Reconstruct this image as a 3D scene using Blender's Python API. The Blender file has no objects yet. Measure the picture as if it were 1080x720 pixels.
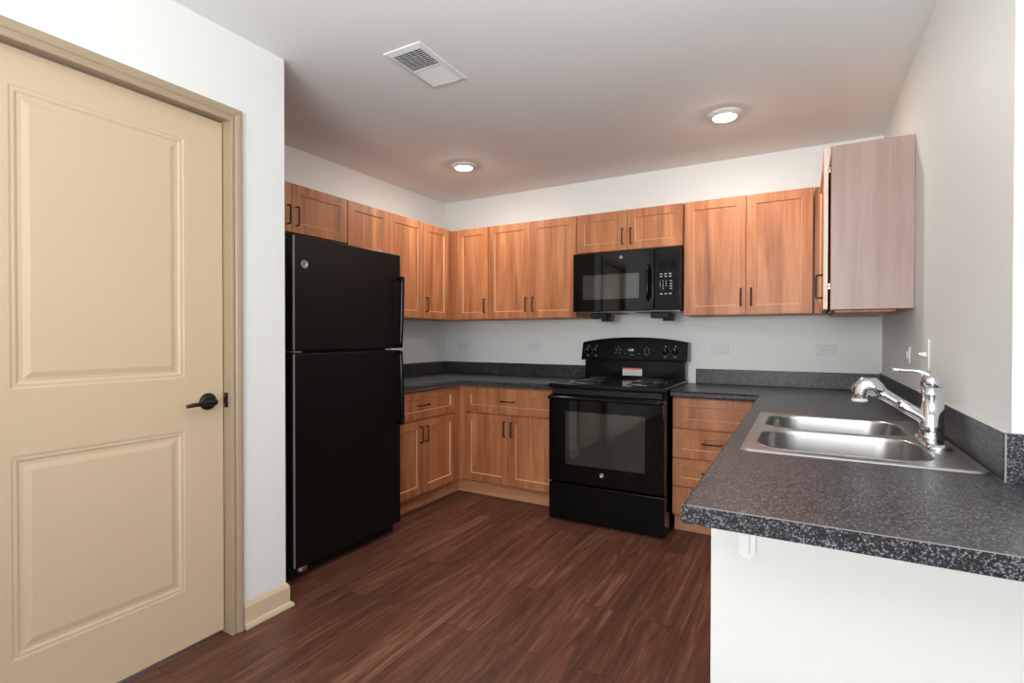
import bpy, bmesh, math, random
from mathutils import Vector, Matrix
random.seed(4)
PI = math.pi
SC = bpy.context.scene
COL = SC.collection

# ------------------------------------------------------------------ camera, world, lights, exposure
W, H = 3.362, 2.473                     # right wall x, ceiling height (left wall x=0, back wall y=0)
cd = bpy.data.cameras.new('camera'); cam = bpy.data.objects.new('camera', cd); COL.objects.link(cam)
SC.camera = cam
cd.sensor_fit = 'HORIZONTAL'; cd.sensor_width = 36; cd.lens = 545.16 / 1080 * 36; cd.clip_start = .02
yaw, pitch, roll = 0.5151, -0.0094, 0.0010
cam.matrix_world = (Matrix.Translation((2.9441, -3.9175, 1.2278)) @ Matrix.Rotation(yaw, 4, 'Z')
                    @ Matrix.Rotation(PI / 2 + pitch, 4, 'X') @ Matrix.Rotation(roll, 4, 'Z'))
SC.view_settings.view_transform = 'Standard'; SC.view_settings.look = 'None'
SC.view_settings.gamma = 1; SC.view_settings.use_curve_mapping = False
SC.view_settings.exposure = 0.0

wd = bpy.data.worlds.new('world'); SC.world = wd; wd.use_nodes = True
wd.node_tree.nodes['Background'].inputs[0].default_value = (.80, .88, 1, 1)
wd.node_tree.nodes['Background'].inputs[1].default_value = 1.6

REAR = -7.4
def area(name, loc, rot, sx, sy, power, color=(1, 1, 1), spread=PI):
    l = bpy.data.lights.new(name, 'AREA'); l.shape = 'RECTANGLE'; l.size = sx; l.size_y = sy
    l.energy = power; l.color = color; l.spread = spread
    o = bpy.data.objects.new(name, l); COL.objects.link(o); o.location = loc; o.rotation_euler = rot
    return o
# daylight coming in through the two windows behind the camera and the one in the far right wall
area('window_daylight', (2.2, REAR - .16, 1.3), (PI / 2, 0, 0), 1.7, 2.0, 27, (.93, .96, 1))
area('window_daylight', (4.9, REAR - .16, 1.3), (PI / 2, 0, 0), 1.9, 2.0, 35, (.93, .96, 1))
area('window_daylight', (6.66, -4.4, 1.35), (PI / 2, 0, PI / 2), 1.9, 1.7, 55, (.93, .96, 1))
# added fill lights without fixtures behind the camera, aimed up and towards the kitchen
area('added_fill_light', (2.55, -5.4, 1.45), (PI * .68, 0, -.06), 1.5, 1.2, 62, (.95, .98, 1), spread=2.3)
area('added_ceiling_fill', (3.0, -4.5, 1.25), (PI * .88, 0, 0), 1.1, 1.1, 38, (.93, .98, 1), spread=2.2)

# ------------------------------------------------------------------ materials
def nt(name):
    m = bpy.data.materials.new(name); m.use_nodes = True
    t = m.node_tree; return m, t, t.nodes['Principled BSDF']
def plain(name, col, rough=.5, metal=0, spec=.5, bump=0, bscale=60, vary=0, coat=0):
    m, t, b = nt(name)
    b.inputs['Base Color'].default_value = (*col, 1); b.inputs['Roughness'].default_value = rough
    b.inputs['Metallic'].default_value = metal; b.inputs['Specular IOR Level'].default_value = spec
    b.inputs['Coat Weight'].default_value = coat
    if bump or vary:
        tc = t.nodes.new('ShaderNodeTexCoord'); n = t.nodes.new('ShaderNodeTexNoise')
        n.inputs['Scale'].default_value = bscale; n.inputs['Detail'].default_value = 3
        t.links.new(tc.outputs['Object'], n.inputs['Vector'])
        if bump:
            bp = t.nodes.new('ShaderNodeBump'); bp.inputs['Strength'].default_value = bump
            bp.inputs['Distance'].default_value = .002
            t.links.new(n.outputs[0], bp.inputs['Height']); t.links.new(bp.outputs[0], b.inputs['Normal'])
        if vary:
            mx = t.nodes.new('ShaderNodeMixRGB'); mx.inputs[1].default_value = (*[c * (1 - vary) for c in col], 1)
            mx.inputs[2].default_value = (*[min(1, c * (1 + vary)) for c in col], 1)
            t.links.new(n.outputs[0], mx.inputs[0]); t.links.new(mx.outputs[0], b.inputs['Base Color'])
    return m
def ramp(t, stops):
    r = t.nodes.new('ShaderNodeValToRGB'); e = r.color_ramp.elements
    while len(e) < len(stops): e.new(.5)
    for k, (p, c) in enumerate(stops): e[k].position = p; e[k].color = (*c, 1)
    return r
def wood(name, dark, mid, light, rough=.42, axis=2, spec=.4):
    m, t, b = nt(name); N = t.nodes.new; L = t.links.new
    tc = N('ShaderNodeTexCoord'); oi = N('ShaderNodeObjectInfo')
    off = N('ShaderNodeVectorMath'); off.operation = 'SCALE'; L(oi.outputs['Location'], off.inputs[0]); off.inputs['Scale'].default_value = 3.7
    ad = N('ShaderNodeVectorMath'); ad.operation = 'ADD'; L(tc.outputs['Object'], ad.inputs[0]); L(off.outputs[0], ad.inputs[1])
    def nz(s_across, s_along, detail, dist):
        mp = N('ShaderNodeMapping'); s = [s_across] * 3; s[axis] = s_along; mp.inputs['Scale'].default_value = s
        L(ad.outputs[0], mp.inputs['Vector'])
        n = N('ShaderNodeTexNoise'); n.inputs['Scale'].default_value = 1; n.inputs['Detail'].default_value = detail
        n.inputs['Distortion'].default_value = dist; n.inputs['Roughness'].default_value = .6
        L(mp.outputs[0], n.inputs['Vector']); return n
    a = nz(11, .8, 4, .7); c = nz(110, 3.5, 3, .2)
    mx = N('ShaderNodeMixRGB'); mx.inputs[0].default_value = .20; L(a.outputs[0], mx.inputs[1]); L(c.outputs[0], mx.inputs[2])
    r = ramp(t, [(.30, dark), (.5, mid), (.68, light)]); L(mx.outputs[0], r.inputs[0])
    L(r.outputs[0], b.inputs['Base Color']); b.inputs['Roughness'].default_value = rough
    b.inputs['Specular IOR Level'].default_value = spec
    bp = N('ShaderNodeBump'); bp.inputs['Strength'].default_value = .08; bp.inputs['Distance'].default_value = .001
    L(c.outputs[0], bp.inputs['Height']); L(bp.outputs[0], b.inputs['Normal'])
    return m
M = {}
M['wall'] = plain('wall_paint', (.79, .795, .77), .55, bump=.06, bscale=180)
M['ceil'] = plain('ceiling_paint', (.80, .82, .815), .8, bump=.08, bscale=140)
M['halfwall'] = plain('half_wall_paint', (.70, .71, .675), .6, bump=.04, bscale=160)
M['door'] = plain('cream_door_paint', (.61, .472, .312), .42, bump=.05, bscale=260)
M['trim'] = plain('tan_trim_paint', (.38, .287, .190), .40, bump=.03, bscale=200)
M['trimlight'] = plain('tan_baseboard_paint', (.62, .49, .33), .42, bump=.03, bscale=200)
M['wood'] = wood('cherry_laminate', (.25, .080, .028), (.45, .172, .070), (.60, .27, .125))
M['bevel_highlight'] = plain('painted_bevel_highlight', (.66, .40, .25), .35)  # paler colour paints the highlight into the panel bevels
M['woodtoe'] = wood('cherry_laminate_base', (.38, .16, .075), (.54, .25, .12), (.66, .34, .18), .5, axis=0)
M['woodpale'] = wood('pale_laminate_side', (.29, .190, .158), (.385, .265, .225), (.44, .315, .275), .38, spec=.6)
M['edge'] = plain('pale_edge_banding', (.74, .60, .53), .45)
M['black'] = plain('gloss_black_enamel', (.004, .004, .0045), .14, spec=.22)
M['glass'] = plain('black_oven_glass', (.003, .003, .003), .03, spec=.3)
M['window_glass'] = plain('grey_screen_glass', (.030, .028, .025), .05, spec=.95)
M['blacktex'] = plain('textured_black_door', (.005, .0045, .0045), .34, spec=.25, bump=.35, bscale=420)
M['blackmat'] = plain('matte_black_plastic', (.006, .006, .006), .5, spec=.3)
M['pull'] = plain('dark_bronze_pull', (.02, .017, .015), .38, metal=.6)
M['chrome'] = plain('chrome', (.72, .72, .74), .07, metal=1)
M['steel'] = plain('brushed_stainless', (.43, .42, .41), .28, metal=1, bump=.05, bscale=300)
M['silver'] = plain('silver_badge', (.62, .60, .60), .3, metal=.8)
M['white'] = plain('white_plastic', (.80, .80, .78), .35)
M['plate'] = plain('white_wall_plate', (.74, .74, .73), .55)
M['slot'] = plain('dark_slot', (.02, .02, .02), .6)
M['vent'] = plain('white_vent_metal', (.72, .71, .70), .45)
M['pan'] = plain('dark_chrome_drip_pan', (.30, .28, .27), .18, metal=1)
M['coil'] = plain('dark_heating_coil', (.025, .023, .022), .45, metal=.5)
M['print'] = plain('white_print', (.62, .62, .62), .5)
M['dimprint'] = plain('grey_print', (.36, .36, .36), .5)
M['orange'] = plain('orange_print', (.75, .16, .05), .5)
M['paper'] = plain('sticker_paper', (.72, .72, .70), .5)
M['ink'] = plain('sticker_ink', (.25, .25, .27), .6)
M['grass'] = plain('outside_lawn', (.10, .16, .06), .9, vary=.3, bscale=4)
M['seam'] = plain('grey_laminate_seam', (.26, .25, .24), .45)
M['strip'] = plain('light_grey_strip', (.60, .59, .57), .4)

def emis(name, col, s):
    m = bpy.data.materials.new(name); m.use_nodes = True; t = m.node_tree; t.nodes.clear()
    e = t.nodes.new('ShaderNodeEmission'); e.inputs[0].default_value = (*col, 1); e.inputs[1].default_value = s
    o = t.nodes.new('ShaderNodeOutputMaterial'); t.links.new(e.outputs[0], o.inputs[0]); return m
M['lamp'] = emis('lamp_diffuser', (1, .93, .84), 300)
M['clock'] = emis('clock_digits', (.72, .85, 1), 1.6)

def granite(name, lowf, tints):
    m, t, b = nt(name); N = t.nodes.new; L = t.links.new
    tc = N('ShaderNodeTexCoord')
    v = N('ShaderNodeTexVoronoi'); v.inputs['Scale'].default_value = 380; L(tc.outputs['Object'], v.inputs['Vector'])
    n = N('ShaderNodeTexNoise'); n.inputs['Scale'].default_value = 200; n.inputs['Detail'].default_value = 2
    n.inputs['Roughness'].default_value = .7; L(tc.outputs['Object'], n.inputs['Vector'])
    sp = N('ShaderNodeSeparateColor'); L(v.outputs['Color'], sp.inputs[0])
    mx = N('ShaderNodeMixRGB'); mx.inputs[0].default_value = lowf
    L(sp.outputs[0], mx.inputs[1]); L(n.outputs[0], mx.inputs[2])
    r = ramp(t, tints); L(mx.outputs[0], r.inputs[0]); L(r.outputs[0], b.inputs['Base Color'])
    b.inputs['Roughness'].default_value = .34; b.inputs['Specular IOR Level'].default_value = .36
    return m
M['counter'] = granite('charcoal_speckled_laminate', .5,
    [(.28, (.005, .005, .006)), (.50, (.012, .0118, .0135)), (.62, (.038, .037, .043)), (.74, (.21, .205, .225))])

def floor_mat():
    m, t, b = nt('red_brown_vinyl_plank'); N = t.nodes.new; L = t.links.new
    tc = N('ShaderNodeTexCoord'); mp = N('ShaderNodeMapping'); mp.inputs['Rotation'].default_value = (0, 0, PI / 2)
    mp.inputs['Location'].default_value = (.3, .07, 0)
    L(tc.outputs['Object'], mp.inputs['Vector'])
    br = N('ShaderNodeTexBrick'); br.offset = .37; br.offset_frequency = 2
    br.inputs['Scale'].default_value = 1; br.inputs['Brick Width'].default_value = 1.22; br.inputs['Row Height'].default_value = .152
    br.inputs['Mortar Size'].default_value = .0012; br.inputs['Mortar Smooth'].default_value = .1
    br.inputs['Color1'].default_value = (0, 0, 0, 1); br.inputs['Color2'].default_value = (1, 1, 1, 1)
    br.inputs['Mortar'].default_value = (.5, .5, .5, 1); L(mp.outputs[0], br.inputs['Vector'])
    sc = N('ShaderNodeVectorMath'); sc.operation = 'SCALE'; sc.inputs['Scale'].default_value = 9.3; L(br.outputs['Color'], sc.inputs[0])
    ad = N('ShaderNodeVectorMath'); ad.operation = 'ADD'; L(mp.outputs[0], ad.inputs[0]); L(sc.outputs[0], ad.inputs[1])
    def nz(sx, sy, detail, dist, rough=.6):
        q = N('ShaderNodeMapping'); q.inputs['Scale'].default_value = (sx, sy, 1); L(ad.outputs[0], q.inputs['Vector'])
        n = N('ShaderNodeTexNoise'); n.inputs['Scale'].default_value = 1; n.inputs['Detail'].default_value = detail
        n.inputs['Distortion'].default_value = dist; n.inputs['Roughness'].default_value = rough
        L(q.outputs[0], n.inputs['Vector']); return n
    a = nz(1.1, 15, 7, 1.5, .64); c = nz(7, 170, 3, .3)
    mx = N('ShaderNodeMixRGB'); mx.inputs[0].default_value = .35; L(a.outputs[0], mx.inputs[1]); L(c.outputs[0], mx.inputs[2])
    m2 = N('ShaderNodeMixRGB'); m2.inputs[0].default_value = .07; L(mx.outputs[0], m2.inputs[1]); L(br.outputs['Color'], m2.inputs[2])
    r = ramp(t, [(.30, (.032, .012, .008)), (.43, (.090, .034, .022)), (.54, (.150, .058, .036)), (.68, (.29, .14, .088))])
    L(m2.outputs[0], r.inputs[0])
    m3 = N('ShaderNodeMixRGB'); m3.blend_type = 'MIX'; m3.inputs[2].default_value = (.022, .010, .008, 1)
    L(br.outputs['Fac'], m3.inputs[0]); L(r.outputs[0], m3.inputs[1]); L(m3.outputs[0], b.inputs['Base Color'])
    b.inputs['Roughness'].default_value = .40; b.inputs['Specular IOR Level'].default_value = .35
    bp = N('ShaderNodeBump'); bp.inputs['Strength'].default_value = .12; bp.inputs['Distance'].default_value = .001
    L(mx.outputs[0], bp.inputs['Height']); L(bp.outputs[0], b.inputs['Normal'])
    return m
M['floor'] = floor_mat()
def pane_mat():
    m = bpy.data.materials.new('clear_pane'); m.use_nodes = True; t = m.node_tree; t.nodes.clear()
    a = t.nodes.new('ShaderNodeBsdfTransparent'); g = t.nodes.new('ShaderNodeBsdfGlossy'); g.inputs['Roughness'].default_value = .02
    x = t.nodes.new('ShaderNodeMixShader'); x.inputs[0].default_value = .06; o = t.nodes.new('ShaderNodeOutputMaterial')
    t.links.new(a.outputs[0], x.inputs[1]); t.links.new(g.outputs[0], x.inputs[2]); t.links.new(x.outputs[0], o.inputs[0]); return m
M['pane'] = pane_mat()

# ------------------------------------------------------------------ mesh helpers
def bx(bm, x0, x1, y0, y1, z0, z1, bev=0, seg=2, mat=0):
    vs = [bm.verts.new((x, y, z)) for z in (z0, z1) for y in (y0, y1) for x in (x0, x1)]
    fs = [bm.faces.new([vs[i] for i in q]) for q in ((0, 2, 3, 1), (4, 5, 7, 6), (0, 1, 5, 4), (2, 6, 7, 3), (0, 4, 6, 2), (1, 3, 7, 5))]
    for f in fs: f.material_index = mat
    if bev:
        es = list({e for f in fs for e in f.edges})
        r = bmesh.ops.bevel(bm, geom=es, offset=bev, segments=seg, profile=.5, affect='EDGES')
        for f in r['faces']: f.material_index = mat; f.smooth = True
    return bm
def box(*a, **k): return bx(bmesh.new(), *a, **k)
def tube(bm, pts, rad, seg=12, cap=True):
    pts = [Vector(p) for p in pts]; rads = rad if isinstance(rad, (list, tuple)) else [rad] * len(pts)
    rings = []; up = None
    for i, p in enumerate(pts):
        t = (pts[min(i + 1, len(pts) - 1)] - pts[max(i - 1, 0)]).normalized()
        if up is None: up = Vector((0, 0, 1)) if abs(t.z) < .9 else Vector((1, 0, 0))
        s = t.cross(up).normalized(); up = s.cross(t).normalized()
        rings.append([bm.verts.new(p + (s * math.cos(a) + up * math.sin(a)) * rads[i]) for a in [2 * PI * k / seg for k in range(seg)]])
    for a, b in zip(rings, rings[1:]):
        for k in range(seg):
            f = bm.faces.new((a[k], a[(k + 1) % seg], b[(k + 1) % seg], b[k])); f.smooth = True
    if cap: bm.faces.new(rings[0][::-1]); bm.faces.new(rings[-1])
    return bm
def lathe(bm, prof, c=(0, 0, 0), seg=32, axis='z', smooth=True):
    rings = []
    for r, h in prof:
        ring = []
        for k in range(seg):
            a = 2 * PI * k / seg; u, v = r * math.cos(a), r * math.sin(a)
            p = {'z': (u, v, h), 'y': (u, h, v), 'x': (h, u, v)}[axis]
            ring.append(bm.verts.new((p[0] + c[0], p[1] + c[1], p[2] + c[2])))
        rings.append(ring)
    for a, b in zip(rings, rings[1:]):
        for k in range(seg):
            f = bm.faces.new((a[k], a[(k + 1) % seg], b[(k + 1) % seg], b[k])); f.smooth = smooth
    if prof[0][0] > 1e-6: bm.faces.new(rings[0][::-1])
    if prof[-1][0] > 1e-6: bm.faces.new(rings[-1])
    return bm
def arc(p0, p1, p2, r, n=5):
    """points rounding the corner p1 between p0 and p2"""
    p0, p1, p2 = map(Vector, (p0, p1, p2)); a = p1 + (p0 - p1).normalized() * r; b = p1 + (p2 - p1).normalized() * r
    return [(1 - t) ** 2 * a + 2 * t * (1 - t) * p1 + t * t * b for t in [k / n for k in range(n + 1)]]
def rounded(pts, r, n=5):
    out = [Vector(pts[0])]
    for a, b, c in zip(pts, pts[1:], pts[2:]): out += arc(a, b, c, r, n)
    return out + [Vector(pts[-1])]
def nested(bm, x0, x1, z0, z1, loops, fill=True):
    """nested rectangles in the xz plane; loops = (inset, y)"""
    prev = None
    for ins, y in loops:
        r = [bm.verts.new(p) for p in ((x0 + ins, y, z0 + ins), (x1 - ins, y, z0 + ins), (x1 - ins, y, z1 - ins), (x0 + ins, y, z1 - ins))]
        if prev:
            for k in range(4): bm.faces.new((prev[k], prev[(k + 1) % 4], r[(k + 1) % 4], r[k]))
        prev = r
    if fill: bm.faces.new(prev)
    return bm
def prism(bm, pts, a0, a1, axis='z', mat=0):
    """polygon extruded along an axis: pts are 2D"""
    def P(p, h): return {'z': (p[0], p[1], h), 'y': (p[0], h, p[1]), 'x': (h, p[0], p[1])}[axis]
    A = [bm.verts.new(P(p, a0)) for p in pts]; B = [bm.verts.new(P(p, a1)) for p in pts]
    n = len(pts); fs = [bm.faces.new(A[::-1]), bm.faces.new(B)]
    for k in range(n): fs.append(bm.faces.new((A[k], A[(k + 1) % n], B[(k + 1) % n], B[k])))
    for f in fs: f.material_index = mat
    return bm
def obj(name, bm, mat, parent=None, loc=None, rotz=None):
    bmesh.ops.remove_doubles(bm, verts=bm.verts, dist=1e-6)
    bmesh.ops.recalc_face_normals(bm, faces=bm.faces)
    me = bpy.data.meshes.new(name); bm.to_mesh(me); bm.free()
    for m in (mat if isinstance(mat, (list, tuple)) else [mat]): me.materials.append(M[m])
    o = bpy.data.objects.new(name, me); COL.objects.link(o); o.parent = parent
    if loc: o.location = loc
    if rotz is not None: o.rotation_euler.z = rotz
    return o
def tag(o, label, cat, group=None):
    o['label'] = label; o['category'] = cat
    if group: o['group'] = group
    return o
def thing(name, label, cat, loc=(0, 0, 0), rotz=0, group=None):
    o = bpy.data.objects.new(name, None); COL.objects.link(o); o.empty_display_size = .1
    o.location = loc; o.rotation_euler = (0, 0, rotz); return tag(o, label, cat, group)
def struct(name, bm, mat, parent=None):
    o = obj(name, bm, mat, parent)
    if not parent: o['kind'] = 'structure'
    return o
def copy_tree(o, parent=None):
    c = o.copy(); COL.objects.link(c); c.parent = parent
    for ch in list(o.children): copy_tree(ch, c)
    return c
def text_bm(s, size, at, plane='xz', mirror=False, align='CENTER', shear=0):
    cu = bpy.data.curves.new('t', 'FONT'); cu.body = s; cu.size = size; cu.align_x = align; cu.align_y = 'CENTER'; cu.shear = shear
    cu.extrude = .0002
    o = bpy.data.objects.new('t', cu); COL.objects.link(o)
    dg = bpy.context.evaluated_depsgraph_get(); me = bpy.data.meshes.new_from_object(o.evaluated_get(dg))
    bm = bmesh.new(); bm.from_mesh(me); bpy.data.objects.remove(o); bpy.data.curves.remove(cu); bpy.data.meshes.remove(me)
    for v in bm.verts:
        x, y, z = v.co
        v.co = Vector((x, -z, y)) + Vector(at)           # upright, readable from -y
    return bm
def merge(a, b):
    me = bpy.data.meshes.new('m'); b.to_mesh(me); b.free(); a.from_mesh(me); bpy.data.meshes.remove(me); return a

# ------------------------------------------------------------------ the setting
XF, YF = .897, -2.3876          # face and outer corner of the white wall with the door
XR = 6.6                        # far right of the living area behind
struct('floor', box(-.12, XR, REAR, .12, -.05, 0), 'floor')
struct('ceiling', box(-.12, XR, REAR, .12, H, H + .08), 'ceil')
struct('wall_back', box(-.12, W + .12, 0, .12, 0, H), 'wall')
struct('wall_left', box(-.12, 0, YF - .12, 0, 0, H), 'wall')
b = box(W, W + .12, -2.309, 0, 0, H); bx(b, W + .12, XR, -2.309, -2.19, 0, H)
struct('wall_right', b, 'wall')
# white wall with the door in it
DY0, DY1, DZ = -3.46, -2.645, 2.110
b = box(0, XF, YF - .12, YF, 0, H)
bx(b, XF - .12, XF, DY1 + .004, YF - .12, 0, H)
bx(b, XF - .12, XF, DY0 - .004, DY1 + .004, DZ + .004, H)
bx(b, XF - .12, XF, REAR, DY0 - .004, 0, H)
struct('wall_door_side', b, 'wall')
# rear wall with two windows, far right wall with one
def holed(axis, a0, a1, t0, t1, holes):
    bm = bmesh.new(); cur = a0
    def put(u0, u1, z0, z1):
        if axis == 'x': bx(bm, u0, u1, t0, t1, z0, z1)
        else: bx(bm, t0, t1, u0, u1, z0, z1)
    for u0, u1, z0, z1 in holes:
        put(cur, u0, 0, H); put(u0, u1, 0, z0); put(u0, u1, z1, H); cur = u1
    put(cur, a1, 0, H); return bm
struct('wall_rear', holed('x', XF - .12, XR, REAR - .12, REAR, [(1.35, 3.05, .3, 2.3), (3.95, 5.85, .3, 2.3)]), 'wall')
struct('wall_far_right', holed('y', REAR, -2.19, XR, XR + .12, [(-5.35, -3.45, .5, 2.2)]), 'wall')
def window(n, axis, u0, u1, z0, z1, t):
    bm = bmesh.new()
    def put(a0, a1, c0, c1, d=.03):
        if axis == 'x': bx(bm, a0, a1, t - d, t + d, c0, c1, .004)
        else: bx(bm, t - d, t + d, a0, a1, c0, c1, .004)
    w = .05
    put(u0, u0 + w, z0, z1); put(u1 - w, u1, z0, z1); put(u0 + w, u1 - w, z0, z0 + w); put(u0 + w, u1 - w, z1 - w, z1)
    m = (u0 + u1) / 2; put(m - .025, m + .025, z0 + w, z1 - w)
    root = struct('window_%d' % n, bm, 'white')
    p = bmesh.new()
    if axis == 'x': bx(p, u0 + w, u1 - w, t - .004, t + .004, z0 + w, z1 - w)
    else: bx(p, t - .004, t + .004, u0 + w, u1 - w, z0 + w, z1 - w)
    struct('pane', p, 'pane', root)
window(1, 'x', 1.352, 3.048, .302, 2.298, REAR - .06)
window(2, 'x', 3.952, 5.848, .302, 2.298, REAR - .06)
window(3, 'y', -5.348, -3.452, .502, 2.198, XR + .06)

# half wall under the peninsula
PX, PY = 2.758, -2.65
b = box(PX, 4.4, PY, -2.54, 0, .855); bx(b, W + .002, 4.4, -2.54, -2.31, 0, .855)
struct('wall_peninsula', b, 'halfwall')

# door, jamb and casing
def casing_profile(bm, u, z, horiz): pass
# door slab in its own frame: x along +y world, front facing +x world
dw = DY1 - DY0 - .008; dh = DZ - .024
root = bpy.data.objects.new('door_1', None); COL.objects.link(root); root['kind'] = 'structure'
root.location = (.8548, DY0 + .003, .016); root.rotation_euler.z = PI / 2
bm = bmesh.new()
px0, px1 = .150, dw - .150
pan = [(px0, px1, .221, .846), (px0, px1, 1.050, 1.974)]
# front face as a grid around the two panels
for (a0, a1, c0, c1) in [(0, px0, 0, dh), (px1, dw, 0, dh), (px0, px1, 0, .221), (px0, px1, .846, 1.050), (px0, px1, 1.974, dh)]:
    vs = [bm.verts.new(p) for p in ((a0, 0, c0), (a1, 0, c0), (a1, 0, c1), (a0, 0, c1))]; bm.faces.new(vs)
for p in pan:
    nested(bm, *p, [(0, 0), (.006, .002), (.014, .002), (.022, .0055), (.032, .0055), (.050, .0015)])
R = [(0, 0), (dw, 0), (dw, dh), (0, dh)]
F = [bm.verts.new((x, 0, z)) for x, z in R]; Bk = [bm.verts.new((x, .036, z)) for x, z in R]
for k in range(4): bm.faces.new((F[k], F[(k + 1) % 4], Bk[(k + 1) % 4], Bk[k]))
bm.faces.new(Bk)
struct('door_panel', bm, 'door', root)
hx, hz = dw - .062, .950
b = bmesh.new()
lathe(b, [(0, -.014), (.018, -.014), (.029, -.011), (.034, -.004), (.034, 0)], (hx, 0, hz), 36, 'y')
lathe(b, [(.013, -.012), (.013, -.05), (.010, -.055), (0, -.056)], (hx, 0, hz), 24, 'y')
tube(b, rounded([(hx, -.046, hz), (hx - .02, -.048, hz), (hx - .06, -.050, hz - .002), (hx - .105, -.046, hz - .006)], .02),
     [.012, .012, .011, .0105, .010, .0095, .009, .009, .009, .0085, .0085, .008, .008, .007][:14], 14)
h = struct('door_handle', b, 'pull', root)
b = box(dw + .0035, dw + .0048, -.028, -.004, hz - .030, hz + .030); bx(b, dw + .001, dw + .0036, -.016, -.004, hz - .012, hz + .012)
struct('strike_plate', b, 'pull', root)
# jamb
b = box(.77, XF, DY1, DY1 + .004 + .012, 0, DZ + .016); bx(b, .77, XF, DY0 - .016, DY0, 0, DZ + .016); bx(b, .77, XF, DY0, DY1, DZ, DZ + .016)
struct('trim_2', b, 'trim')
# casing: stepped profile swept around the door, mitred
prof = [(0, 0), (0, .010), (.004, .012), (.012, .012), (.016, .009), (.020, .009), (.024, .013), (.036, .016), (.044, .016), (.048, .013), (.050, .0)]
def casing(path, prof, closed=False):
    bm = bmesh.new(); rings = []
    for (y, z, dy, dz) in path:
        rings.append([bm.verts.new((XF + h_, y + dy * w_, z + dz * w_)) for w_, h_ in prof])
    for a, c in zip(rings, rings[1:]):
        for k in range(len(prof)): bm.faces.new((a[k], a[(k + 1) % len(prof)], c[(k + 1) % len(prof)], c[k]))
    bm.faces.new(rings[0][::-1]); bm.faces.new(rings[-1]); return bm
IN = .000
cs = .98
struct('trim_1', casing([(DY1 + IN, 0, 1.0, 0), (DY1 + IN, DZ - .006, 1.0, 1.15), (DY0 - IN, DZ - .006, -1.0, 1.15), (DY0 - IN, 0, -1.0, 0)], prof), 'trim')

# tan baseboard with a shoe moulding, turning the corner of the white wall
bp_ = [(0, 0), (.026, 0), (.026, .008), (.022, .018), (.013, .022), (.013, .088), (.009, .098), (.004, .107), (0, .108)]
def baseb(path):
    bm = bmesh.new(); rings = []
    for (x, y, nx, ny) in path: rings.append([bm.verts.new((x + nx * o_, y + ny * o_, z_)) for o_, z_ in bp_])
    for a, c in zip(rings, rings[1:]):
        for k in range(len(bp_)): bm.faces.new((a[k], a[(k + 1) % len(bp_)], c[(k + 1) % len(bp_)], c[k]))
    bm.faces.new(rings[0][::-1]); bm.faces.new(rings[-1]); return bm
struct('baseboard_door_side', baseb([(XF, DY1 + .051, 1, 0), (XF, YF, 1, 1), (.78, YF, 0, 1)]), 'trimlight')
struct('baseboard_rear', baseb([(XR, REAR, 0, 1), (XF, REAR, 1, 1), (XF, DY0 - .051, 1, 0)]), 'trimlight')

# ------------------------------------------------------------------ cabinets
def shaker(w, h, t=.019, rail=.056):
    bm = bmesh.new(); e = .0012
    nested(bm, 0, w, 0, h, [(0, t), (0, e), (e, 0), (rail, 0)], False)
    n0 = len(bm.faces)
    nested(bm, 0, w, 0, h, [(rail, 0), (rail + .0042, .008)], False)
    bm.faces.ensure_lookup_table()
    for f in bm.faces[n0:]: f.material_index = 1
    nested(bm, 0, w, 0, h, [(rail + .0042, .008), (rail + .006, .008)])
    vs = [bm.verts.new(p) for p in ((0, t, 0), (w, t, 0), (w, t, h), (0, t, h))]; bm.faces.new(vs[::-1])
    return bm
def pull(cx, cz, vertical, L=.108, out=.028):
    a = L / 2
    P = [(0, 0), (-out, 0)]
    pts = [(-a, 0), (-a, -out), (a, -out), (a, 0)]
    pts = rounded([((cx, y, cz + s) if vertical else (cx + s, y, cz)) for s, y in pts], .009, 4)
    return tube(bmesh.new(), pts, .0046, 10)
def leaf(root, kind, x0, x1, z0, z1, handle=None, rail=.056, mat='wood'):
    o = obj(kind, shaker(x1 - x0, z1 - z0, rail=rail), [mat, 'bevel_highlight'], root, (x0, 0, z0))
    if handle:
        hx_, hz_, v = handle
        obj('handle', pull(hx_ - x0, hz_ - z0, v), 'pull', o)
    return o
UB, UT, UD = 1.3693, 2.129, .3252
def upper(label, loc, rotz, w, z0, z1, doors, depth=UD, name='wall_cabinet', gap=.021, mat='wood'):
    """doors: (x0, x1, handle side -1/1)"""
    t = thing(name, label, 'cabinet', (loc[0], loc[1], z0), rotz, None)
    h = z1 - z0
    b = box(.002, w - .002, gap, depth - .001, 0, h, .0008, 1)
    # recessed underside
    obj('body', b, mat, t)
    for x0, x1, side in doors:
        if side: hx_ = x1 - .030 if side > 0 else x0 + .030
        hz_ = .112 if h > .5 else .098
        leaf(t, 'door', x0 + (.0035 if x0 < .01 else .0015), x1 - (.0035 if x1 > w - .01 else .0015), .003, h - .003, (hx_, hz_, True) if side else None)
    return t
LR = PI / 2      # cabinets on the left wall face +x, local x runs towards +y
def left_at(y): return (UD, y, 0)
upper('cherry wall cabinet directly above the black refrigerator, two short doors', left_at(-2.338), LR, .853, 1.838, UT, [(.0, .427, 1), (.427, .853, -1)])
upper('cherry two-door wall cabinet on the left wall, partly hidden behind the refrigerator top', left_at(-1.485), LR, .774, UB, UT, [(0, .393, 1), (.393, .774, -1)])
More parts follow.
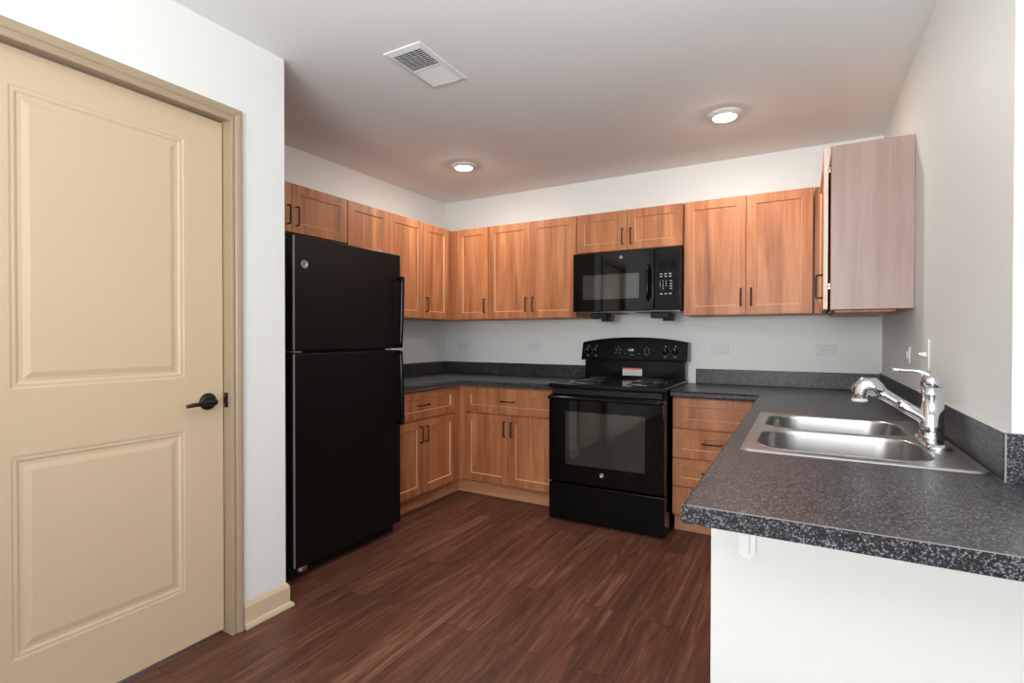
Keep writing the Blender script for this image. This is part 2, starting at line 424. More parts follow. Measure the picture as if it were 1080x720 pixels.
# only the corner cabinet shows a pull at its left edge
upper('narrow single-door cherry wall cabinet on the left wall beside the inner corner', left_at(-.711), LR, .332, UB, UT, [(0, .332, -1)])
upper('narrow single-door cherry wall cabinet on the back wall beside the inner corner', (.372, -UD, 0), 0, .314, UB, UT, [(0, .314, 1)])
upper('cherry two-door wall cabinet on the back wall left of the microwave', (.686, -UD, 0), 0, .775, UB, UT, [(0, .386, 1), (.386, .775, -1)])
upper('short cherry two-door wall cabinet directly above the microwave', (1.462, -UD, 0), 0, .768, 1.842, UT, [(0, .383, 1), (.383, .768, -1)])
upper('cherry two-door wall cabinet on the back wall right of the microwave', (2.2305, -UD, 0), 0, .760, UB, UT, [(.006, .388, 1), (.388, .756, -1)])
# corner filler posts between the runs
def filler(label, x0, x1, y0, y1, z0, z1, name='corner_filler'):
    return tag(obj(name, box(x0, x1, y0, y1, z0, z1, .0008, 1), 'wood'), label, 'filler panel')
b = box(.001, .370, -.305, -.001, UB, UT, .0008, 1); bx(b, .001, .303, -.378, -.305, UB, UT, .0008, 1)
tag(obj('corner_cabinet_filler', b, 'wood'), 'blind corner cherry filler joining the upper cabinets at the left inner corner', 'filler panel')
b = box(2.992, W - .001, -.303, -.001, UB, UT, .0008, 1); bx(b, 3.046, W - .001, -.36, -.303, UB, UT, .0008, 1)
tag(obj('corner_cabinet_filler', b, 'wood'), 'blind corner cherry filler between the back wall cabinet and the right wall cabinet', 'filler panel')

# right wall cabinet, its pale side panel facing us, doors face -x
t = thing('wall_cabinet', 'wall cabinet on the right wall with wide pale pinkish side panel facing the room', 'cabinet', (3.018, -.362, UB - .014), -PI / 2)
RW = .714; rh = .762
obj('body', box(.001, RW - .019, .032, W - 3.018 - .001, 0, rh, .0008, 1), 'wood', t)
o = obj('side_panel', box(RW - .018, RW, .030, W - 3.018 - .001, 0, rh, .001, 1), 'woodpale', t); o['label'] = 'pale pinkish wood-grain side panel'
obj('bottom_rail', box(.001, RW - .05, .05, W - 3.018 - .06, -.012, -.0005, .0008, 1), 'wood', t)
obj('face_edge', box(RW - .018, RW + .0004, .0295, .0345, 0, rh), 'wood', t)
for x0, x1, hs in ((.0, RW, 1),):
    d = leaf(t, 'door', x0 + .0018, x1 - .0008, .002, rh - .002, (x1 - .026, .112, True))
    if hs > 0:
        e = obj('edge_banding', box(x1 - x0 - .0026, x1 - x0 - .0018, .0015, .0185, .002, rh - .006), 'edge', d); e['label'] = 'pale exposed door edge'
for z in (.11, .655):
    b = bmesh.new(); bx(b, RW - .022, RW - .003, .0195, .0295, z - .014, z + .014, .003); lathe(b, [(0, -.002), (.005, -.002), (.005, .002), (0, .002)], (RW - .003, .0245, z), 12, 'x')
    obj('hinge', b, 'chrome', t)

# base cabinets
CT = .8936; CB = CT - .038; TK = .110
def base(label, loc, rotz, w, depth, fronts, name='base_cabinet', toe=.075, hollow=False):
    """fronts: (kind, x0, x1, z0, z1, handle or None)"""
    t = thing(name, label, 'cabinet', (loc[0], loc[1], 0), rotz)
    if hollow:                                  # open-topped box so that the sink bowls hang inside
        b = box(.0005, w - .0005, .021, .036, TK, CB - .0006); bx(b, .0005, w - .0005, depth - .012, depth, TK, CB - .0006)
        bx(b, .0005, .018, .036, depth - .012, TK, CB - .0006); bx(b, w - .018, w - .0005, .036, depth - .012, TK, CB - .0006)
        bx(b, .018, w - .018, .036, depth - .012, TK, TK + .018)
    else: b = box(.0005, w - .0005, .021, depth, TK, CB - .0006, .0008, 1)
    obj('body', b, 'wood', t)
    obj('toe_kick', box(.0005, w - .0005, toe, depth - .02, 0, TK - .0005), 'woodtoe', t)
    for kind, x0, x1, z0, z1, hd in fronts: leaf(t, kind, x0, x1, z0, z1, hd, rail=.056 if kind == 'door' else .052)
    return t
LD = .610
def dd(w, c, x0=.002, drawer_h=None):
    return [('drawer', x0, w, .652, .842, ((x0 + w) / 2, .747, False)),
            ('door', x0, c - .0015, .124, .640, (c - .030, .543, True)),
            ('door', c + .0015, w, .124, .640, (c + .030, .543, True))]
base('cherry base cabinet with one drawer and two doors, between refrigerator and inner corner', (LD, -1.455, 0), LR, .775, LD - .001, dd(.772, .387))
base('cherry base cabinet with one drawer over two doors, left of the range', (.652, -LD, 0), 0, .780, LD - .001, dd(.777, .392))
# blind corner post and toe kick
b = box(.545, .589, -.678, -.545, TK, CB - .0006, .0008, 1)
b = bmesh.new()
prism(b, [(.001, -.001), (.6505, -.001), (.6505, -.590), (.590, -.590), (.590, -.6795), (.001, -.6795)], TK, CB - .0006)
t = thing('corner_base_filler', 'cherry corner filler post joining the two lower cabinet runs', 'filler panel')
obj('post', b, 'wood', t)
b = bmesh.new(); prism(b, [(.02, -.02), (.6505, -.02), (.6505, -.535), (.535, -.535), (.535, -.6795), (.02, -.6795)], 0, TK - .0005)
obj('toe_kick', b, 'woodtoe', t)
zs = [(.124, .294), (.300, .470), (.478, .656), (.664, .848)]
base('cherry four-drawer base cabinet right of the range', (2.2265, -LD, 0), 0, .460, LD - .001,
     [('drawer', .002, .457, a, c, None if k == 3 else (.235, (a + c) / 2 + .010, False)) for k, (a, c) in enumerate(zs)], 'drawer_cabinet')
b = box(2.6872, 2.79, -.590, -.02, TK, CB - .0006, .0008, 1); bx(b, 2.6872, 2.79, -.535, -.02, 0, TK - .0005)
tag(obj('corner_base_filler', b, 'wood'), 'cherry filler strip at the corner of the drawer cabinet and the peninsula', 'filler panel')
base('cherry sink base cabinet under the peninsula counter', (2.765, -.620, 0), -PI / 2, 1.91, W - 2.765 - .002,
     [('drawer', .04, .90, .664, .848, None), ('door', .04, .468, .124, .655, (.438, .55, True)), ('door', .472, .90, .124, .655, (.502, .55, True)),
      ('door', .91, 1.40, .124, .848, (1.37, .74, True)), ('door', 1.405, 1.90, .124, .848, (1.435, .74, True))], 'base_cabinet', hollow=True)

# ------------------------------------------------------------------ worktops
def slab(name, pts, wall_edges, z0, z1, vround=(), r=.011, sharp=()):
    bm = bmesh.new(); n = len(pts); vr = dict(vround)
    prism(bm, pts, z0, z1)
    bm.edges.ensure_lookup_table()
    def is_v(e): a, c = e.verts; return (a.co.xy - c.co.xy).length < 1e-6
    for k, rad in vr.items():
        es = [e for e in bm.edges if is_v(e) and (e.verts[0].co.xy - Vector(pts[k])).length < 1e-4]
        bmesh.ops.bevel(bm, geom=es, offset=rad, segments=6, profile=.5, affect='EDGES')
    def on_wall(e):
        m = (e.verts[0].co + e.verts[1].co) / 2
        for k in wall_edges:
            a = Vector(pts[k]); c = Vector(pts[(k + 1) % n]); d = c - a; t_ = (m.xy - a).dot(d) / d.length_squared
            if (m.xy - (a + d * t_)).length < 1e-4 and -.001 < t_ < 1.001: return True
        return False
    es = [e for e in bm.edges if not is_v(e) and not on_wall(e) and abs(e.verts[0].co.z - e.verts[1].co.z) < 1e-6]
    rr = bmesh.ops.bevel(bm, geom=es, offset=r, segments=4, profile=.5, affect='EDGES')
    for f in rr['faces']: f.smooth = True
    return bm
CDP = .6412
t = thing('worktop', 'charcoal speckled L-shaped worktop in the left corner, between refrigerator and range', 'worktop', (0, 0, 0))
obj('slab', slab('slab', [(.001, -1.462), (CDP, -1.462), (CDP, -CDP), (1.438, -CDP), (1.438, -.001), (.001, -.001)], [0, 3, 4, 5], CB, CT), 'counter', t)
BS = .998
b = box(.001, .020, -1.462, -.001, CT, BS, .002); bx(b, .020, 1.438, -.020, -.001, CT, BS, .002)
obj('backsplash', b, 'counter', t)
t = thing('worktop', 'charcoal speckled worktop running right of the range and out along the peninsula', 'worktop', (0, 0, 0))
PL = 2.7301; PF = -2.853
sl = obj('slab', slab('slab', [(2.219, -CDP), (PL, -CDP), (PL, PF), (4.46, PF), (4.46, -2.310), (W - .001, -2.310), (W - .001, -.001), (2.219, -.001)],
     [2, 3, 4, 5, 6, 7], CB, CT, r=.009), 'counter', t)
o = obj('edge_seam', box(PL + .012, 4.458, PF - .0006, PF + .0006, CT - .0012, CT + .0003), 'seam', t); o['label'] = 'thin pale laminate seam along the front edge'
# cut the sink opening into the slab
SX0, SX1, SY0, SY1 = 2.777, 3.345, -2.262, -1.405
cut = obj('cut', box(SX0 + .02, SX1 - .070, SY0 + .02, SY1 - .02, CB - .05, CT + .05), 'counter')
md = sl.modifiers.new('cut', 'BOOLEAN'); md.object = cut; md.operation = 'DIFFERENCE'; md.solver = 'EXACT'
dg = bpy.context.evaluated_depsgraph_get(); me = bpy.data.meshes.new_from_object(sl.evaluated_get(dg))
sl.modifiers.clear(); sl.data = me; bpy.data.objects.remove(cut)
b = box(2.262, W - .001, -.020, -.001, CT, BS, .002); bx(b, W - .013, W - .001, -2.309, -.020, CT, BS + .006, .002)
bx(b, W - .013, 4.46, -2.325, -2.3095, CT, BS + .008, .002)
obj('backsplash', b, 'counter', t)
o = obj('corner_bead', box(W - .0155, W - .0128, -2.3275, -2.3225, CT + .0002, BS + .007), 'seam', t); o['label'] = 'pale vertical seam at the backsplash corner'
o = obj('caulk_bead', box(W - .0125, W - .001, -2.300, -.03, BS + .0055, BS + .009, .001), 'strip', t); o['label'] = 'pale caulk line on top of the right backsplash'

# bracket under the overhang
t = bmesh.new()
BX = 2.835
prism(t, [(BX - .017, .85), (BX - .017, .750)] + [(BX - .017 * math.cos(a), .750 - .017 * math.sin(a)) for a in [PI * k / 10 for k in range(1, 10)]] + [(BX + .017, .750), (BX + .017, .85)], PY - .010, PY - .0005, 'y')
prism(t, [(BX - .017, PY - .010), (BX + .017, PY - .008), (BX + .017, PY - .15), (BX - .017, PY - .15)], .846, .854, 'z')
prism(t, [(BX - .004, .85), (BX - .004, .748), (BX + .004, .748), (BX + .004, .85)], PY - .022, PY - .010, 'y')
tag(obj('counter_bracket', t, 'white'), 'small white rounded bracket on the half wall under the peninsula overhang', 'bracket')

# ------------------------------------------------------------------ sink and faucet
def rrect(x0, x1, y0, y1, r, n=7):
    P = []
    for cx, cy, a0 in ((x1 - r, y1 - r, 0), (x0 + r, y1 - r, PI / 2), (x0 + r, y0 + r, PI), (x1 - r, y0 + r, 3 * PI / 2)):
        for k in range(n + 1):
            a = a0 + PI / 2 * k / n; P.append((cx + r * math.cos(a), cy + r * math.sin(a)))
    return P
def ring(bm, P, z): return [bm.verts.new((x, y, z)) for x, y in P]
def bridge(bm, a, b_, smooth=True):
    n = len(a)
    for k in range(n):
        f = bm.faces.new((a[k], a[(k + 1) % n], b_[(k + 1) % n], b_[k])); f.smooth = smooth
sink = thing('kitchen_sink', 'stainless steel double-bowl sink set in the peninsula worktop', 'sink', (0, 0, CT))
bm = bmesh.new()
r0 = ring(bm, rrect(SX0, SX1, SY0, SY1, .024), .0005); r1 = ring(bm, rrect(SX0 + .003, SX1 - .003, SY0 + .003, SY1 - .003, .022), .006)
r2 = ring(bm, rrect(SX0 + .010, SX1 - .010, SY0 + .010, SY1 - .010, .018), .006); r3 = ring(bm, rrect(SX0 + .018, SX1 - .018, SY0 + .018, SY1 - .018, .014), .0035)
for a, c in ((r0, r1), (r1, r2), (r2, r3)): bridge(bm, a, c)
bowls = [(SX0 + .040, SX1 - .094, SY0 + .055, -1.846, .105), (SX0 + .040, SX1 - .094, -1.812, SY1 - .045, .105)]
hole_rings = []
for x0, x1, y0, y1, r in bowls:
    hole_rings.append(ring(bm, rrect(x0 - .006, x1 + .006, y0 - .006, y1 + .006, r + .006), .0035))
loops = [r3] + hole_rings; eds = []
for lp in loops:
    for k in range(len(lp)):
        v1, v2 = lp[k], lp[(k + 1) % len(lp)]
        e = bm.edges.get((v1, v2)) or bm.edges.new((v1, v2)); eds.append(e)
bmesh.ops.triangle_fill(bm, edges=eds, use_beauty=True)
obj('rim', bm, 'steel', sink)
for x0, x1, y0, y1, r in bowls:
    bm = bmesh.new(); prev = None
    for ins, z in ((-.006, .0035), (-.005, .0055), (-.002, .0050), (0, .0), (.001, -.010), (.006, -.120), (.012, -.150), (.026, -.168), (.05, -.175), (.085, -.178)):
        rr_ = ring(bm, rrect(x0 + ins, x1 - ins, y0 + ins, y1 - ins, max(.012, r - max(ins, -.01) * .8)), z)
        if prev: bridge(bm, prev, rr_)
        prev = rr_
    f = bm.faces.new(prev)
    bo = obj('bowl', bm, 'steel', sink)
    b = bmesh.new(); lathe(b, [(.045, .001), (.044, .004), (.036, .004), (.032, -.001), (.010, -.001), (0, .001)], ((x0 + x1) / 2, (y0 + y1) / 2, -.178), 28)
    obj('drain_strainer', b, 'chrome', bo)

FX, FY = 3.289, -1.880
fa = thing('kitchen_faucet', 'chrome single-lever pull-out faucet standing behind the sink bowls', 'faucet', (FX, FY, CT + .0045))
bm = bmesh.new()                        # oval escutcheon
prev = None
for ins, z in ((0, 0), (.001, .006), (.006, .011), (.014, .014)):
    P = rrect(-.032 + ins, .032 - ins, -.125 + ins, .125 - ins, .030 - ins)
    rr_ = ring(bm, P, z)
    if prev: bridge(bm, prev, rr_)
    prev = rr_
bm.faces.new(prev)
obj('base_plate', bm, 'chrome', fa)
bm = bmesh.new()
lathe(bm, [(.034, .012), (.034, .022), (.031, .025), (.031, .048), (.0325, .050), (.0325, .056), (.030, .058), (.030, .150), (.0305, .152), (.0305, .156), (.029, .158), (.028, .178)], (0, 0, 0), 36)
obj('body', bm, 'chrome', fa)
bm = bmesh.new()
lathe(bm, [(.0285, .176), (.0285, .190), (.027, .200), (.021, .209), (.010, .214), (0, .215)], (0, 0, 0), 32)
lv = [(.004, 0, .196), (-.012, 0, .214), (-.030, -.001, .222), (-.052, -.002, .223), (-.075, -.002, .224), (-.094, -.002, .226), (-.104, -.002, .228)]
tube(bm, lv, [.016, .013, .0085, .0062, .0058, .0068, .0045], 14)
obj('lever', bm, 'chrome', fa)
bm = bmesh.new()
d = Vector((-.142, -.004, .093)); s0 = Vector((-.008, 0, .070))
pts = [s0 + d * k for k in (0, .10, .30, .50, .515, .53, .60, .80, .93)]
tube(bm, pts, [.020, .019, .0185, .018, .0150, .018, .0180, .019, .021], 20)
obj('spout', bm, 'chrome', fa)
bm = bmesh.new()
hc = s0 + d * 1.02
h0 = hc - d.normalized() * .030
pts = [h0, h0 + Vector((-.012, 0, .009)), hc + Vector((-.001, 0, .004)), hc + Vector((-.020, 0, .006)), hc + Vector((-.030, 0, -.006)), hc + Vector((-.033, 0, -.022)), hc + Vector((-.034, 0, -.034))]
tube(bm, pts, [.020, .026, .031, .030, .028, .026, .0235], 24)
sh = obj('spray_head', bm, 'chrome', fa)
bm = bmesh.new(); lathe(bm, [(.0225, 0), (.0225, -.010), (.019, -.012), (0, -.011)], tuple(hc + Vector((-.034, 0, -.035))), 28)
obj('nozzle_ring', bm, 'strip', sh)

# ------------------------------------------------------------------ refrigerator
FRX = .7588; FY0, FY1 = -2.234, -1.462
fr = thing('refrigerator', 'black top-freezer refrigerator standing beside the white wall', 'refrigerator', (FRX, FY0, 0), LR)
fw = FY1 - FY0; ZT = 1.733; ZS = 1.150
obj('body', box(.004, fw - .004, .068, FRX - .03, .045, ZT - .012, .004), 'blackmat', fr)
def fdoor(name, z0, z1):
    return obj(name, box(0, fw, 0, .062, z0, z1, .007, 3), 'blacktex', fr)
M['edge_glint'] = plain('painted_edge_highlight', (.30, .30, .31), .35)  # pale grey painted as the highlight along the refrigerator door edges
fz = fdoor('freezer_door', ZS + .006, ZT); fd = fdoor('fridge_door', .075, ZS - .006)
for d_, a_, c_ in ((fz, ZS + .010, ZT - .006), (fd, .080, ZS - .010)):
    e_ = obj('edge_highlight', box(-.0006, .0045, -.0008, .010, a_, c_, .0005, 1), 'edge_glint', d_); e_['label'] = 'pale grey strip painted as the highlight on the door edge'
obj('middle_hinge', box(-.003, .05, .004, .062, ZS - .0045, ZS + .0045, .001), 'steel', fr)
def fhandle(parent, z0, z1, up):
    # bowed bar: close to the door at its far end, standing off and wider near the gap
    bm = bmesh.new(); n = 14; R_ = []
    for k in range(n + 1):
        s = k / n; z = z0 + (z1 - z0) * s; q = s if not up else 1 - s      # q = 1 at the far end
        out = .052 - .014 * q ** 2; hw = .011 + .003 * (1 - q)
        cx = fw - .036 + .012 * (1 - q) * 0
        ring_ = [(cx - hw, -out + .004), (cx - hw * .6, -out - .004), (cx + hw * .6, -out - .004), (cx + hw, -out + .004), (cx + hw, -out + .016), (cx - hw, -out + .016)]
        R_.append([bm.verts.new((x, y, z)) for x, y in ring_])
    for a, c in zip(R_, R_[1:]):
        for k in range(6): f = bm.faces.new((a[k], a[(k + 1) % 6], c[(k + 1) % 6], c[k])); f.smooth = k < 3
    bm.faces.new(R_[0][::-1]); bm.faces.new(R_[-1])
    for z in (z0 + .012, z1 - .012): bx(bm, fw - .045, fw - .027, -.040, -.0005, z - .012, z + .012, .003)
    return obj('handle', bm, 'black', parent)
fhandle(fz, ZS + .010, 1.592, True)
fhandle(fd, .690, ZS - .010, False)
def badge(parent, x, z, r, y=-.0006):
    b = bmesh.new(); lathe(b, [(0, -.002), (r * .78, -.002), (r * .80, -.003), (r * .96, -.003), (r, -.0015), (r, 0)], (x, y, z), 32, 'y')
    o = obj('badge', b, 'silver', parent)
    b = text_bm('GE', r * 1.0, (x, y - .0025, z), shear=.35)
    e = obj('monogram', b, 'slot', o); return o
badge(fz, .062, 1.590, .020)
obj('gap_strip', box(fw - .075, fw - .002, -.002, .06, ZS - .0035, ZS + .0035, .001), 'strip', fr)  # light grey strip in the gap between the doors, handle side
b = box(.02, .075, -.002, .05, .048, .071, .003); lathe(b, [(0, -.012), (.006, -.012), (.006, 0), (0, 0)], (.035, .0, .058), 12, 'y')
obj('bottom_hinge', b, 'steel', fr)
obj('top_hinge', box(.01, .07, .02, .10, ZT - .0005, ZT + .012, .003), 'blackmat', fr)
b = box(.01, fw - .01, .055, .09, .012, .070, .004)
for k in range(3): bx(b, .05, fw - .05, .052, .056, .022 + k * .014, .028 + k * .014)
obj('base_grille', b, 'blackmat', fr)
for x in (.05, fw - .05):
    for y in (.12, FRX - .10):
        b = bmesh.new(); lathe(b, [(.018, 0), (.018, .012), (.010, .014), (.010, .046)], (x, y, 0), 16); obj('foot', b, 'blackmat', fr)

# ------------------------------------------------------------------ range
GX0, GX1, GY = 1.4425, 2.2135, -.7606
gw = GX1 - GX0
rg = thing('electric_range', 'black freestanding electric coil range with oven, below the microwave', 'range', (GX0, GY, 0))
GD = -GY - .03
obj('body', box(.004, gw - .004, .045, GD, .006, .886, .003), 'black', rg)
od = obj('oven_door', box(.001, gw - .001, 0, .042, .262, .842, .006, 3), 'glass', rg)
obj('oven_window', box(.122, gw - .118, -.0012, .001, .385, .735, .0008, 1), 'window_glass', od)
# handle bar
bm = bmesh.new()
pts = rounded([(.014, .0, .822), (.014, -.040, .826), (gw - .014, -.040, .826), (gw - .014, 0, .822)], .022, 5)
tube(bm, pts, .0125, 14); obj('handle', bm, 'black', od)
badge(od, .375, .338, .0135)
obj('storage_drawer', box(.001, gw - .001, .002, .042, .012, .252, .006, 3), 'black', rg)
# cooktop
bm = bmesh.new()
bx(bm, -.002, gw + .002, -.006, GD - .02, .886, .915, .007, 3)
ct_ = obj('cooktop', bm, 'black', rg)
bm = box(.02, gw - .02, .01, .05, .846, .884, .002); obj('vent_panel', bm, 'blackmat', rg)
def burner(x, y, R_):
    b = bmesh.new()
    lathe(b, [(R_ * 1.18, .9152), (R_ * 1.18, .9175), (R_ * 1.10, .9195), (R_ * 1.02, .918), (R_ * .9, .9155), (.02, .9153), (0, .9153)], (x, y, 0), 40)
    bo = obj('drip_pan', b, 'pan', ct_)
    b = bmesh.new(); n = 150; turns = 4 if R_ > .08 else 3.2; pts = []
    for k in range(n + 1):
        a = 2 * PI * turns * k / n; r = .016 + (R_ - .018) * k / n
        pts.append((x + r * math.cos(a), y + r * math.sin(a), .9285))
    tube(b, pts, .0042, 8); co = obj('heating_coil', b, 'coil', ct_)
    b = bmesh.new()
    for a in (0, 2 * PI / 3, 4 * PI / 3):
        c_, s_ = math.cos(a + .5), math.sin(a + .5)
        tube(b, [(x + .01 * c_, y + .01 * s_, .9225), (x + R_ * 1.0 * c_, y + R_ * 1.0 * s_, .9225)], .0018, 6)
    lathe(b, [(0, .932), (.012, .932), (.012, .923), (0, .923)], (x, y, 0), 16)
    obj('coil_support', b, 'chrome', co)
burner(.185, .20, .098); burner(.575, .20, .076); burner(.185, .455, .076); burner(.575, .455, .098)
# backguard
bgy = GD - .02                            # rear plane
ly = -GY - .115
b = box(.008, gw - .008, ly, GD + .015, .905, 1.052, .004); o = obj('backguard', b, 'black', rg)
bm = bmesh.new(); pr = []
N_ = 24; z0 = 1.050
rear = -GY - .012
def topz(u): return 1.186 + .038 * (1 - (2 * u - 1) ** 2) ** .9
xs = [-.012 + (gw + .024) * k / N_ for k in range(N_ + 1)]
Fv = []; 
for k, x in enumerate(xs):
    u = k / N_; yb = ly - .030; zt = topz(u); yt = ly - .030 + (zt - .015 - z0) * .28 + .002
    yb_ = yb
    Fv.append([bm.verts.new(p) for p in ((x, yb_ + .004, z0), (x, yb_, z0 + .008), (x, yt - .002, zt - .007), (x, yt + .006, zt), (x, rear, zt), (x, rear, z0))])
for a, c in zip(Fv, Fv[1:]):
    for k in range(6): bm.faces.new((a[k], a[(k + 1) % 6], c[(k + 1) % 6], c[k]))
bm.faces.new(Fv[0][::-1]); bm.faces.new(Fv[-1])
cons = obj('control_console', bm, 'black', rg)
# console face frame: x, height s up the sloped face
import math as _m
fy0, fz0, fz1 = ly - .030, z0 + .008, 1.179
fy1 = fy0 + (fz1 - fz0) * .28
slope = math.atan2(fy1 - fy0, fz1 - fz0)
def on_face(bm, x, s, lift=0):
    """bm was built upright at the origin facing -y; tilt and put on the console face"""
    Mx = Matrix.Translation((x, fy0 + (fy1 - fy0) * s, fz0 + (fz1 - fz0) * s)) @ Matrix.Rotation(-slope, 4, 'X') @ Matrix.Translation((0, -lift, 0))
    bm.transform(Mx); return bm
def bm_dots(items):
    bm = bmesh.new()
    for x, z, w, h_ in items: bx(bm, x - w / 2, x + w / 2, -.0006, 0, z - h_ / 2, z + h_ / 2)
    return bm
kx = [.040, .104, .628, .698]
for i, x in enumerate(kx):
    s = .52
    kb = on_face(lathe(bmesh.new(), [(.022, 0), (.022, -.004), (.017, -.007), (.0155, -.019), (.012, -.022), (0, -.022)], (0, 0, 0), 28, 'y'), x, s)
    ko = obj('knob', kb, 'black', cons)
    obj('pointer', on_face(box(-.0014, .0014, -.0228, -.0218, .001, .014), x, s), 'print', ko)
    items = []
    for k in range(9):
        a = PI / 2 + 2 * PI * k / 9; items.append((.030 * math.cos(a), .030 * math.sin(a), .0030, .0030))
    mk = bm_dots(items); bx(mk, -.005, .005, -.0006, 0, .036, .041); bx(mk, -.007, .007, -.0006, 0, -.043, -.038)
    obj('dial_marks', on_face(mk, x, s, .0002), 'dimprint', cons)
b = box(-.034, .034, -.0008, .0, -.016, .016); obj('display', on_face(b, .375, .56, .0003), 'glass', cons)
obj('clock_digits', on_face(text_bm('1:10', .022, (0, 0, 0)), .375, .58, .0014), 'clock', cons)
its = []
for x0_ in (-.125, -.095): its += [(x0_, .018, .012, .003), (x0_ + .008, .006, .009, .003), (x0_, -.012, .012, .003)]
for x0_ in (.095, .125): its += [(x0_, .018, .009, .003), (x0_ - .004, .006, .010, .003), (x0_, -.012, .010, .003)]
its += [(-.055, -.016, .008, .003), (.055, -.016, .008, .003), (0, -.026, .026, .003), (.11, -.024, .020, .002), (-.11, .032, .010, .0025), (.11, .030, .012, .0025)]
for it in its: obj('button_mark', on_face(bm_dots([it]), .385, .50, .0002), 'dimprint', cons)
st = obj('warning_sticker', box(.310, .455, ly - .0008, ly, .938, .994), 'paper', o)
b = box(.310, .455, ly - .0012, ly - .0004, .982, .994); obj('sticker_band', b, 'orange', st)
b = bmesh.new()
for k in range(4): bx(b, .318, .447 - .012 * (k == 3), ly - .0011, ly - .0006, .945 + k * .009, .9475 + k * .009)
obj('sticker_text', b, 'ink', st)
# feet
for x in (.06, gw - .06):
    for y in (.09, GD - .06):
        b = bmesh.new(); lathe(b, [(.016, 0), (.016, .0055)], (x, y, 0), 14); obj('foot', b, 'blackmat', rg)

# ------------------------------------------------------------------ microwave
MX0, MX1, MYF = 1.468, 2.2285, -.405
mw_ = thing('microwave', 'black over-the-range microwave mounted under the short cabinet', 'microwave', (MX0, MYF, 1.405))
mw, mh = MX1 - MX0, .422
obj('body', box(.002, mw - .002, .030, -MYF - .002, .004, mh - .002, .003), 'blackmat', mw_)
sp = .588
mdoor = obj('door', box(0, sp, 0, .029, .002, mh, .006, 3), 'glass', mw_)
obj('window_screen', box(.076, .488, -.001, .001, .088, .262, .0008, 1), 'window_glass', mdoor)
b = bmesh.new(); tube(b, rounded([(.552, 0, .075), (.552, -.036, .092), (.552, -.042, .185), (.552, -.036, .290), (.552, 0, .308)], .03, 5), .0105, 14)
obj('handle', b, 'black', mdoor)
badge(mdoor, .362, .378, .0115)
cp = obj('control_panel', box(sp + .002, mw, 0, .029, .002, mh, .006, 3), 'black', mw_)
X0 = sp + .048
def key(*a): obj('key_label', box(*a), 'print', cp)
for z in (.243, .226):
    for c_ in range(3): key(X0 + c_ * .030 - .008, X0 + c_ * .030 + .008, -.0006, 0, z - .0025, z + .0025)
for c_ in range(3): key(X0 + c_ * .030 - .006, X0 + c_ * .030 + .009, -.0006, 0, .107, .114)
nums = ['123', '456', '789', '.0.']
for r_, z in enumerate((.196, .179, .162, .145)):
    key(X0 + .058, X0 + .074, -.0006, 0, z - .002, z + .002)
    for c_ in range(3):
        if nums[r_][c_] != '.': obj('key_label', text_bm(nums[r_][c_], .014, (X0 - .006 + c_ * .020, -.0004, z)), 'print', cp)
b = box(sp + .03, mw - .03, -.0008, .0, .275, .325); obj('display', b, 'glass', cp)
b = box(.01, mw - .01, .05, .36, -.004, .003, .001); obj('underside_panel', b, 'pan', mw_)
for x0_ in (.10, .43): obj('grease_filter', box(x0_, x0_ + .22, .10, .30, -.007, -.0042, .001), 'blackmat', mw_)
for k, (x, lb) in enumerate(((1.586, 'black box fixture hanging under the microwave, the one nearer its left end'), (2.022, 'black box fixture hanging under the microwave, the one nearer its right end'))):
    t = thing('hanging_canister', lb, 'fixture', (x, -.36, 1.3965), 0, 'fixtures under the microwave')
    b = box(0, .125, 0, .09, -.040, -.002, .004); obj('housing', b, 'blackmat', t)
    b = box(.078, .150, .02, .10, -.060, -.012, .004); obj('canister', b, 'black', t)

# ------------------------------------------------------------------ outlets and switch
def outlet(label, loc, rotz, group='horizontal duplex outlets'):
    t = thing('wall_outlet', label, 'outlet', loc, rotz, group)
    obj('plate', box(-.058, .058, -.006, -.0005, -.036, .036, .002), 'plate', t)
    for s in (-1, 1):
        b = bmesh.new(); cx = s * .020
        prism(b, [(cx + .0165 * math.cos(a), .0145 * math.sin(a)) for a in [2 * PI * k / 20 for k in range(20)]], -.0085, -.0055, 'y')
        r_ = obj('receptacle', b, 'white', t)
        b = bmesh.new()
        bx(b, cx - .006, cx + .004, -.0089, -.0084, .004, .0068); bx(b, cx - .006, cx + .004, -.0089, -.0084, -.0068, -.004)
        bx(b, cx + .0075, cx + .0115, -.0089, -.0084, -.0022, .0022)
        obj('slots', b, 'slot', r_)
    b = bmesh.new(); lathe(b, [(0, -.0072), (.003, -.0072), (.003, -.006)], (0, 0, 0), 12, 'y'); obj('screw', b, 'silver', t)
    return t
outlet('white outlet on the back wall nearest the left inner corner', (.216, 0, 1.136), 0)
outlet('white outlet on the back wall just left of the range', (.949, 0, 1.140), 0)
outlet('white outlet on the back wall just right of the range', (2.422, 0, 1.139), 0)
outlet('white outlet on the back wall nearest the right corner', (3.064, 0, 1.141), 0)
t = thing('wall_outlet', 'white rectangular outlet on the right wall above the counter near the corner', 'outlet', (W, -.935, 1.146), -PI / 2)
obj('plate', box(-.058, .058, -.007, -.0005, -.038, .038, .002), 'plate', t)
obj('receptacle', box(-.034, .034, -.010, -.0065, -.017, .017, .001), 'white', t)
b = bmesh.new()
for s in (-.018, .018): bx(b, s - .004, s + .004, -.0105, -.0099, .004, .006); bx(b, s - .004, s + .004, -.0105, -.0099, -.006, -.004)
obj('slots', b, 'slot', t)
t = thing('light_switch', 'white toggle light switch on the right wall behind the faucet', 'switch', (W, -1.378, 1.160), -PI / 2)
obj('plate', box(-.036, .036, -.007, -.0005, -.059, .059, .002), 'plate', t)
b = bmesh.new(); prism(b, [(-.006, -.009), (-.030, -.001), (-.031, .006), (-.006, .009)], -.0045, .0045, 'x')
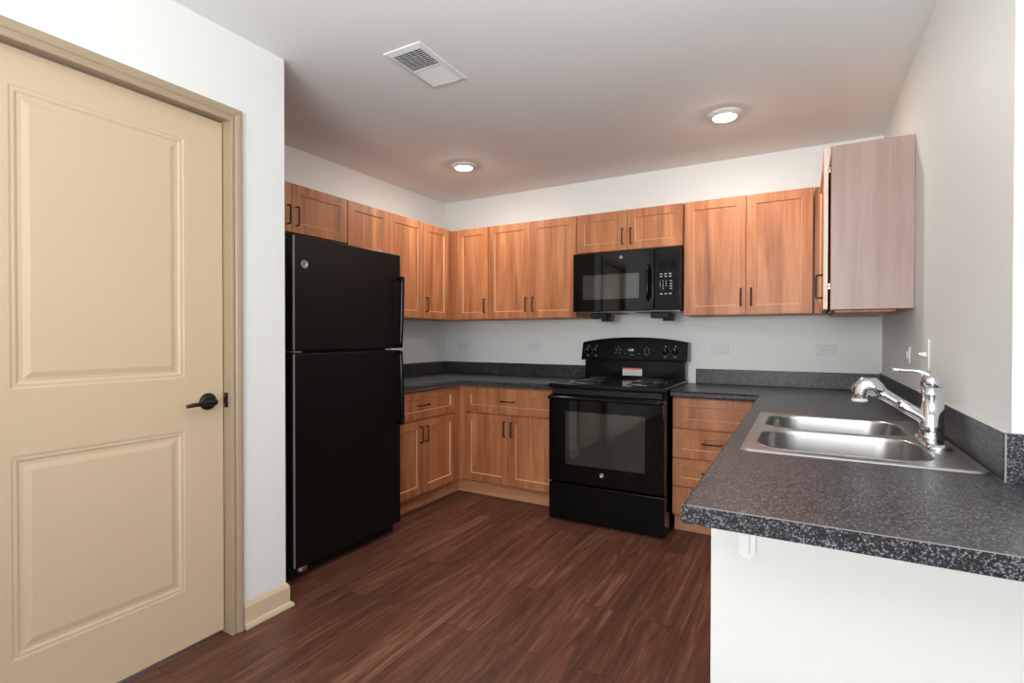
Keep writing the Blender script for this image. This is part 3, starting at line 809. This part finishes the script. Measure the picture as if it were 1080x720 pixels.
obj('toggle', b, 'white', t)

# ------------------------------------------------------------------ ceiling lights and vent
def can(label, x, y):
    t = thing('recessed_light', label, 'ceiling light', (x, y, H), 0, 'round recessed kitchen ceiling lights')
    b = bmesh.new(); lathe(b, [(.093, -.0005), (.093, -.004), (.088, -.008), (.070, -.014), (.062, -.020), (.060, -.018), (.060, -.0008)], (0, 0, 0), 48)
    obj('trim_ring', b, 'white', t)
    b = bmesh.new(); lathe(b, [(.0595, -.012), (.056, -.020), (.040, -.026), (0, -.028)], (0, 0, 0), 40)
    obj('diffuser', b, 'lamp', t)
    return t
can('round lit recessed ceiling light above the refrigerator side, farther left of the two', .775, -.80)
can('round lit recessed ceiling light near the right wall cabinets, larger right one of the two', 2.548, -.80)
v = thing('ceiling_vent', 'white rectangular air vent with louvers in the ceiling above the floor area', 'vent', (1.4225, -2.0265, H))
vx, vy = .102, .178
bm = bmesh.new()
O = [(-vx, -vy), (vx, -vy), (vx, vy), (-vx, vy)]
prev = None
for ins, z in ((0, -.0005), (.001, -.005), (.022, -.011), (.024, -.009), (.024, -.001)):
    rr_ = [bm.verts.new(((abs(x) - ins) * (1 if x > 0 else -1), (abs(y) - ins - .006 * (ins > .02)) * (1 if y > 0 else -1), z)) for x, y in O]
    if prev: bridge(bm, prev, rr_, False)
    prev = rr_
bx(bm, -vx + .024, vx - .024, -.003, .003, -.011, -.004)
obj('frame', bm, 'vent', v)
obj('duct_opening', box(-vx + .024, vx - .024, -vy + .03, vy - .03, -.0015, -.0006), 'slot', v)
def louver(y, tilt):
    b = box(-vx + .025, vx - .025, -.0065, .0065, -.0006, .0006)
    b.transform(Matrix.Translation((0, y, -.0065)) @ Matrix.Rotation(tilt, 4, 'X')); return b
for k in range(11): obj('louver', louver(-.142 + k * .0132, .75), 'vent', v)
for k in range(11): obj('louver', louver(.010 + k * .0132, -.62), 'vent', v)
b = bmesh.new()
for k in range(5): tube(b, [(-.060 + k * .030, -.146, -.0030), (-.060 + k * .030, -.004, -.0030)], .0011, 6)
obj('deflector_bars', b, 'vent', v)
for y in (-vy + .014, vy - .014): obj('screw', lathe(bmesh.new(), [(0, -.0105), (.003, -.010), (.004, -.007)], (0, y, 0), 12), 'silver', v)

# ground outside the windows
g = obj('lawn', box(-8, 16, REAR - 14, REAR - .3, -.3, -.15), 'grass'); g['kind'] = 'structure'
bpy.context.view_layer.update()
